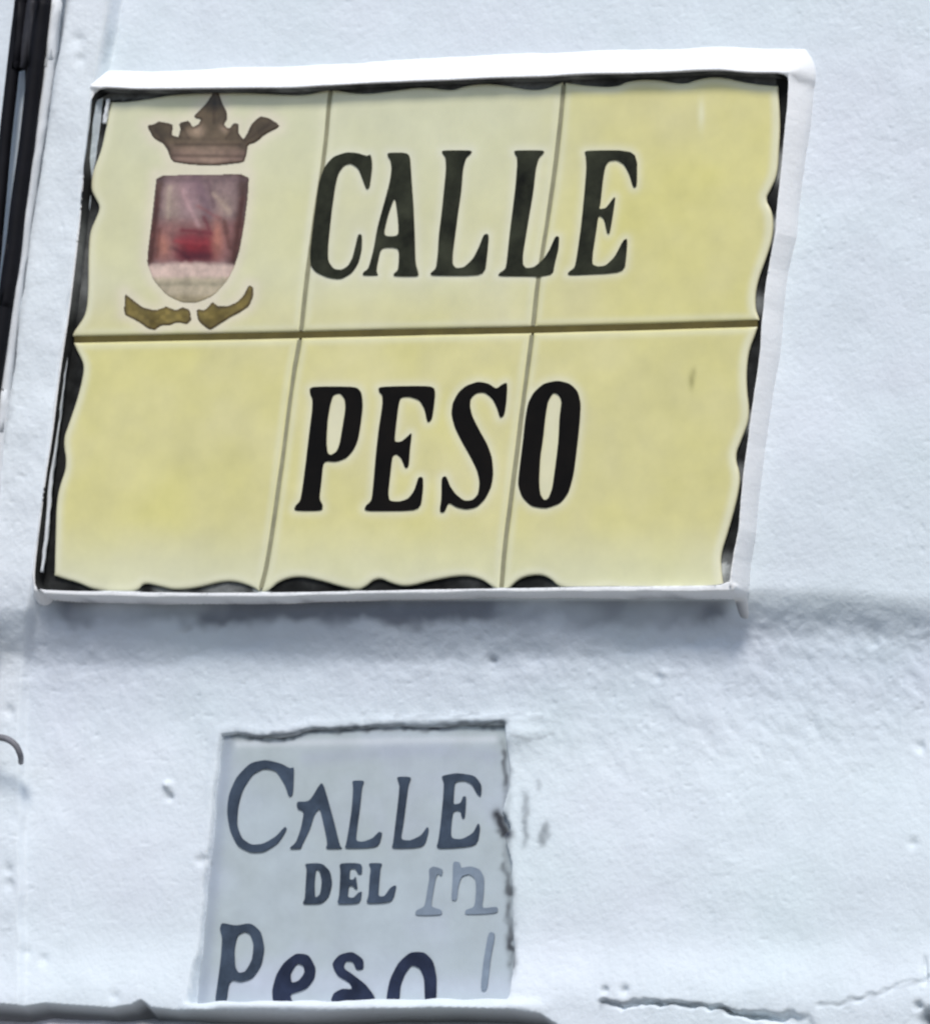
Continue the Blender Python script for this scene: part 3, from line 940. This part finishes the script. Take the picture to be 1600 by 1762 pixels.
vlines = [None, VJ1, VJ2, None]
for r in (0, 1):
    for k in (0, 1, 2):
        # four sides as polylines
        if r == 0:
            vt0, vb0 = 0, 570
        L = Y_L if k == 0 else shiftp(vlines[k], GAP, 0)
        R = Y_R if k == 2 else shiftp(vlines[k + 1], -GAP, 0)
        T = Y_T if r == 0 else shiftp(HJ, 0, GH)
        B = shiftp(HJ, 0, -GH) if r == 0 else Y_B

        def corner(hl, vl):
            p = (sum(q[0] for q in vl)/len(vl), sum(q[1] for q in hl)/len(hl))
            u_ = p[0]; v_2 = p[1]
            hs, vsx = sorted(hl), sorted(vl, key=lambda q: q[1])
            for _ in range(30):
                v_2 = float(np.interp(u_, [q[0] for q in hs], [q[1] for q in hs]))
                u_ = float(np.interp(v_2, [q[1] for q in vsx], [q[0] for q in vsx]))
            return (u_, v_2)
        tl, tr, bl_, br_ = corner(T, L), corner(T, R), corner(B, L), corner(B, R)
        N, Mv = 150, 150
        def span(line, p, q, ax_):
            m = [s_ for s_ in sorted(line, key=lambda s_: s_[ax_]) if p[ax_] + 1 < s_[ax_] < q[ax_] - 1]
            return [p] + m + [q]
        Tc = resample(span(T, tl, tr, 0), N)
        Bc = resample(span(B, bl_, br_, 0), N)
        Lc = resample(span(L, tl, bl_, 1), Mv)
        Rc = resample(span(R, tr, br_, 1), Mv)
        s_ = np.linspace(0, 1, N)[None, :, None]
        t_ = np.linspace(0, 1, Mv)[:, None, None]
        P = (1 - t_)*Tc[None] + t_*Bc[None] + (1 - s_)*Lc[:, None] + s_*Rc[:, None] \
            - ((1 - s_)*(1 - t_)*np.array(tl) + s_*(1 - t_)*np.array(tr) + (1 - s_)*t_*np.array(bl_) + s_*t_*np.array(br_))
        P = P[::-1]                       # rows go up
        U, V = P[..., 0].ravel(), P[..., 1].ravel()
        outline = np.concatenate([Tc, Rc, Bc[::-1], Lc[::-1]])[::4]
        ed = seg_dist(U, V, outline, True)
        outer = np.full(len(U), 1e9)
        for ln, on in ((Tc, r == 0), (Bc, r == 1), (Lc, k == 0), (Rc, k == 2)):
            if on:
                outer = np.minimum(outer, seg_dist(U, V, ln[::3]))
        hz = TH - 0.0008*np.exp(-(ed/2.2)**2) - 0.0002*np.exp(-(ed/7.0)**2) + 0.00035*fbm(U, V, 90, 2, 200 + r*3 + k)
        pts3 = np.array([W(a, b, TH) for a, b in zip(U, V)])
        pts3[:, 1] = -hz
        # colour of the glaze, with pale glare painted in
        base = YEL*np.array(TINT[(r, k)])
        c = np.repeat(base[None, :], len(U), 0)
        c *= (1 + 0.06*fbm(U, V, 110, 4, 210) + 0.035*fbm(U, V, 30, 2, 211))[:, None]
        c[:, 2] *= 1 + 0.20*fbm(U, V, 130, 4, 215 + k)
        glare = np.maximum(0.85*sm(560, 170, V)*sm(1120, 800, U), 0.5*sm(1120, 700, U)*sm(560, 470, V)) if r == 0 else 0.75*sm(880, 1005, V)  # sky glare painted pale on the upper tiles, whitish fade at the bottom
        c = mixc(c, 0.68*glare, (0.71, 0.73, 0.57))
        c = mixc(c, 0.80*np.exp(-(outer/11.0)**2), CREAM)
        c = mixc(c, 0.45*np.exp(-((ed - 7)/6.0)**2), CREAM)
        hd = np.full(len(U), 1e9)
        for pl in HALO:
            if pl[:, 0].max() + 40 < U.min() or pl[:, 0].min() - 40 > U.max() or pl[:, 1].max() + 40 < V.min() or pl[:, 1].min() - 40 > V.max():
                continue
            hd = np.minimum(hd, np.where(inside(U, V, pl), 0, seg_dist(U, V, pl, True)))
        c = mixc(c, 0.50*np.exp(-(hd/10.0)**2), (0.82, 0.80, 0.66))
        if r == 0 and k == 0:
            for pl in CRESTS:
                hd2 = seg_dist(U, V, pl, True)
                c = mixc(c, 0.6*np.exp(-(hd2/14.0)**2), (0.83, 0.74, 0.60))
        # small chips and marks in the glaze
        for (a, b, ru_, rv_, k_, col) in ((1190, 655, 5, 14, 0.55, lin(120, 112, 50)), (1207, 195, 6, 26, 0.7, (0.82, 0.80, 0.55)), (1194, 640, 4, 8, 0.3, lin(120, 112, 50))):
            c = mixc(c, k_*np.exp(-(((U - a)/ru_)**2 + ((V - b)/rv_)**2)), col)
        Fg = gridfaces(Mv, N)
        # skirt
        idx = np.arange(Mv*N).reshape(Mv, N)
        loop = np.concatenate([idx[0, :-1], idx[:-1, -1], idx[-1, :0:-1], idx[:0:-1, 0]])
        sk = pts3[loop].copy()
        sk[:, 1] = -0.004
        n0 = len(pts3)
        m_ = len(loop)
        j = np.arange(m_)
        jn = (j + 1) % m_
        Fs = np.stack([loop[j], n0 + j, n0 + jn, loop[jn]], 1)
        put('tile', np.concatenate([pts3, sk]), np.concatenate([Fg, Fs]), M['tile'], sign,
            np.clip(np.concatenate([c, c[loop]]), 0, 1), smooth=True)


def strip(name, line, w_, h0, h1, m, parent, du=1):
    ln = resample(line, 60)
    tv = np.gradient(ln, axis=0)
    tv /= np.linalg.norm(tv, axis=1)[:, None]
    nn = np.stack([-tv[:, 1], tv[:, 0]], 1)
    A, B = ln + nn*w_, ln - nn*w_
    v = []
    for a, b in zip(A, B):
        pa, pb = W(a[0], a[1], h1), W(b[0], b[1], h1)
        v += [tuple(pa), tuple(pb), (pa.x, -h0, pa.z), (pb.x, -h0, pb.z)]
    f = []
    for i in range(len(ln) - 1):
        q, p = i*4, (i + 1)*4
        f += [(q, p, p + 1, q + 1), (q, q + 2, p + 2, p), (q + 1, p + 1, p + 3, q + 3)]
    f += [(0, 1, 3, 2), (p, p + 2, p + 3, p + 1)]
    return put(name, v, f, m, parent)


g = strip('grout', clip_line(HJ, 128, 1303, 0), 6.2, 0.0015, 0.0050, M['grout_h'], sign)
strip('grout', clip_line(VJ1, 156, 568, 1), 3.6, 0.0015, 0.0054, M['grout_v'], sign)
strip('grout', clip_line(VJ1, 584, 1012, 1), 3.6, 0.0015, 0.0054, M['grout_v'], sign)
strip('grout', clip_line(VJ2, 146, 560, 1), 3.6, 0.0015, 0.0054, M['grout_v'], sign)
strip('grout', clip_line(VJ2, 576, 1012, 1), 3.6, 0.0015, 0.0054, M['grout_v'], sign)
# slivers of old mortar left standing in the dark joint at the left
tube('mortar_sliver', [W(116, 600, .008), W(106, 680, .008), (W(95, 760, .008)), W(86, 840, .008), W(80, 920, .008), W(72, 985, .008)], lambda t: PXM*(2.2 + 1.6*math.sin(3.1*t)), M['cable_white'], sign, jit=0.4)
tube('mortar_sliver', [W(187, 170, .007), W(184, 188, .007), (W(180, 212, .007))], lambda t: PXM*3.4, M['cable_white'], sign, jit=0.4)

# ------------------------------------------------------------------ the older grey plaque
pc = W(610, 1490, 0)
old = thing('old_street_sign', (pc.x, 0, pc.z), 'small weathered grey plaque with dark blue hand lettering, half buried in plaster', 'street sign')
PU, PV = np.meshgrid(np.linspace(322, 905, 230), np.linspace(1236, 1740, 210)[::-1])
PU, PV = PU.ravel(), PV.ravel()
PB = np.array([W(a, b, HP(b)) for a, b in zip(PU, PV)])
ph = HP(PV) + 0.00030*fbm(PU, PV, 80, 4, 301)
PB[:, 1] = -ph
pcol = np.repeat(np.array(lin(178, 192, 202))[None, :], len(PU), 0)
pcol = mixc(pcol, 0.5*sm(-0.3, 0.5, fbm(PU, PV, 190, 3, 302)), lin(170, 182, 184))
pcol = mixc(pcol, 0.45*sm(-0.2, 0.6, fbm(PU, PV, 110, 3, 303)), lin(184, 194, 214))
pcol = mixc(pcol, 0.6*np.exp(-((PU - at_v([(392, 1260), (346, 1730)], PV))/13)**2), lin(140, 152, 172))  # shade band along the left edge, painted in
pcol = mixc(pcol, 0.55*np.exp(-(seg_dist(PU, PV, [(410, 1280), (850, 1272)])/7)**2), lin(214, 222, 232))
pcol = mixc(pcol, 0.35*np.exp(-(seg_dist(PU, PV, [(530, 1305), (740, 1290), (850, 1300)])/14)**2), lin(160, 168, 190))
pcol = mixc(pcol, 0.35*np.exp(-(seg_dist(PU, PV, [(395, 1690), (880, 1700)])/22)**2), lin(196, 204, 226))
for line, wd, k in (([(866, 1292), (870, 1350)], 4, 0.7), ([(856, 1402), (862, 1418), (868, 1434)], 8.5, 1.3), ([(866, 1280), (872, 1360), (866, 1430), (876, 1500), (882, 1690)], 5, 0.4), ([(868, 1490), (878, 1540)], 5.5, 0.9), ([(874, 1560), (880, 1662)], 5, 0.9),
                    ([(352, 1478), (362, 1486)], 4, 0.4), ([(398, 1266), (445, 1272), (480, 1271), (540, 1260), (640, 1254), (740, 1253), (866, 1249)], 4.5, 0.9)):  # last line paints the lip's shade along the top edge
    pw_ = 3.5*vnoise(PU/17, PV/13, 312)
    d_ = seg_dist(PU + pw_, PV + pw_, line) + 2.0*vnoise(PU/8, PV/8, 310)
    pcol = mixc(pcol, k*(0.75 + 0.35*vnoise(PU/22, PV/22, 313))*np.exp(-(d_/wd)**2), lin(48, 52, 60))
pcol *= (1 + 0.06*fbm(PU, PV, 40, 3, 311))[:, None]*np.array((1.03, 1.0, 0.965))
Fp = gridfaces(210, 230)
v_all = PB
n0 = len(PB)
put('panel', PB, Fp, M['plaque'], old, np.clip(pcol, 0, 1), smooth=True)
OLD = [
 ('C', 'ink_blue', [cr1([(470,268),(466,380),(450,388),(435,340),(400,284),(350,275),(305,300),(267,360),(249,430),(245,500),(265,552),(303,577),(350,572),(400,543),(435,503),(442,515),(407,570),(350,605),(300,607),(248,582),(218,520),(206,450),(213,380),(243,310),(298,253),(360,241),(420,256),(455,276)])]),
 ('A', 'ink_blue', [cr1([(580,322),(602,395),(628,490),(650,580),(662,592),(593,592),(602,575),(590,510),(572,430),(550,455),(532,515),(502,575),(497,592),(448,592),(478,568),(498,510),(510,445),(483,435),(480,406),(532,406)])]),
 ('L', 'ink_blue', [cr1([(698,323),(747,323),(737,350),(729,430),(719,500),(712,560),(740,565),(780,550),(805,523),(817,530),(802,587),(668,592),(675,575),(688,500),(698,430),(703,350)])]),
 ('L', 'ink_blue', [cr1([(872,308),(932,308),(919,340),(909,420),(899,500),(889,555),(925,560),(970,540),(995,503),(1000,520),(982,587),(853,592),(860,570),(868,500),(878,420),(886,340)])]),
 ('E', 'ink_blue', [cr1([(1048,305),(1110,293),(1180,303),(1207,340),(1205,387),(1190,377),(1170,337),(1140,322),(1102,327),(1098,380),(1096,418),(1125,413),(1135,385),(1147,385),(1142,472),(1130,472),(1125,442),(1094,442),(1084,550),(1130,555),(1175,530),(1195,488),(1202,510),(1190,582),(1028,594),(1038,560),(1046,500),(1056,400),(1060,330)])]),
 ('D', 'ink_blue', [cr1([(512,650),(580,648),(612,680),(620,730),(607,780),(577,808),(502,810),(513,790),(517,720),(520,670)]), cr1([(556,672),(570,677),(580,720),(573,773),(552,786),(550,730)])]),
 ('E', 'ink_blue', [cr1([(648,648),(737,648),(737,692),(722,692),(712,670),(690,670),(687,713),(705,713),(712,698),(720,752),(708,747),(700,737),(685,737),(680,783),(705,785),(722,765),(737,758),(730,807),(638,810),(648,780),(653,680)])]),
 ('L', 'ink_blue', [cr1([(762,648),(818,648),(809,670),(805,720),(800,778),(825,780),(850,743),(874,733),(857,802),(752,808),(763,780),(768,700),(772,670)])]),
 ('p', 'ink_blue', [cr1([(185,882),(240,895),(300,883),(340,918),(354,985),(342,1050),(307,1102),(260,1117),(227,1107),(213,1125),(203,1200),(158,1200),(170,1120),(183,1020),(188,940),(178,910)]), cr1([(247,932),(275,917),(298,927),(312,970),(305,1030),(279,1076),(252,1081),(238,1058),(235,990)])]),
 ('e', 'ink_navy', [cr1([(400,1088),(430,1040),(478,1003),(527,1008),(555,1060),(550,1102),(520,1142),(478,1157),(452,1165),(470,1215),(390,1215),(383,1150)]), cr1([(455,1083),(481,1042),(508,1052),(512,1080),(489,1112),(459,1120)])]),
 ('s', 'ink_navy', [cr1([(618,1045),(648,1008),(700,996),(742,1026),(744,1066),(715,1070),(702,1036),(672,1034),(664,1062),(700,1086),(752,1126),(795,1185),(730,1215),(612,1200),(625,1160),(660,1142),(700,1146),(690,1120),(640,1092)])]),
 ('o', 'ink_navy', [cr1([(830,1205),(845,1110),(880,1040),(928,998),(982,998),(1017,1033),(1031,1100),(1028,1205),(985,1205),(982,1100),(965,1062),(932,1048),(905,1085),(888,1130),(882,1205)])]),
]
for ch, mt, rings in OLD:
    tag(flat_shape('letter', soft(rings), lambda v: HP(v) + 0.0004, 0.0006, M[mt], old), 'painted letter ' + ch)
for rings in ([cr1([(1000,672),(1018,660),(1055,672),(1052,700),(1035,688),(1026,712),(1014,780),(1008,820),(1050,832),(1052,852),(945,854),(950,834),(984,820),(992,770),(1003,705)])],
              [cr1([(1095,640),(1122,645),(1126,668),(1165,660),(1200,672),(1218,705),(1216,770),(1208,828),(1270,818),(1272,846),(1140,852),(1145,832),(1180,822),(1186,760),(1184,710),(1160,690),(1128,700),(1116,740),(1110,795),(1088,795),(1094,720)])]):
    tag(flat_shape('letter', soft(rings), lambda v: HP(v) + 0.0004, 0.0005, M['ink_faint'], old), 'faded ghost of a letter')
tag(flat_shape('stroke', soft([cr1([(1235,918),(1262,924),(1243,1020),(1229,1150),(1203,1150),(1214,1040)])]), lambda v: HP(v) + 0.0004, 0.0006, M['ink_faint'], old), 'faded slanting stroke')

# ------------------------------------------------------------------ cables along the corner
def cable(name, px, h, rad, m, label, cat='cable', group=None, jit=0.0):
    o = tube(name, [W(a, b, hh_) for (a, b), hh_ in zip(px, h if isinstance(h, (list, tuple)) else [h]*len(px))], rad, m, jit=jit, seg=14)
    return tag(o, label, cat, group)


def ext(pts):
    """carry a cable on up and down the wall beyond the picture"""
    a, b = pts[0], pts[1]
    y, z = pts[-2], pts[-1]
    return [(a[0] + (a[0] - b[0])/(b[1] - a[1])*(2600), a[1] - 2600)] + pts + [(z[0] + (z[0] - y[0])/(z[1] - y[1])*2600, z[1] + 2600)]


cable('cable', ext([(44, -120), (36, 0), (29, 60), (20, 140), (9, 240), (0, 340), (-12, 470), (-28, 640)]), 0.016, PXM*10.5, M['cable'],
      'left black cable of the pair running down beside the plaster strip', group='cables down the corner')
cable('cable', ext([(90, -120), (75, 0), (66, 80), (56, 160), (46, 250), (32, 350), (22, 440), (8, 530), (-8, 640)]), 0.018, PXM*13.0, M['cable'],
      'thicker right black cable of the pair, next to the whitewashed cable', group='cables down the corner')
cable('cable', ext([(74, -120), (56, 0), (55, 40), (50, 80), (52, 130), (50, 200), (40, 280), (26, 370), (10, 480), (-14, 640)])[:-1] , [0.014, .014, .014, .014, .012, .008, .006, .005, .005, .005, .005], PXM*8.5, M['cable_grey'],
      'thin dark grey cable slipping behind the black pair near the top', group='cables down the corner')
cable('painted_cable', ext([(110, -120), (97, 0), (87, 100), (74, 200), (58, 300), (45, 400), (24, 560), (4, 740), (-10, 900)]), 0.010, PXM*9.5, M['cable_white'],
      'whitewashed cable between the black cables and the plaster strip', group='cables down the corner', jit=0.2)
hk = tube('iron_hook', [W(-60, 1262, .004), W(-25, 1262, .013), W(-8, 1268, .018), W(12, 1272, .018), W(27, 1283, .018), W(35, 1300, .014), W(36, 1312, .002)], lambda t: PXM*(6.0 - 1.5*t), M['iron'])
tag(hk, 'small bent dark iron hook in the wall at the left, below the sign', 'hook')
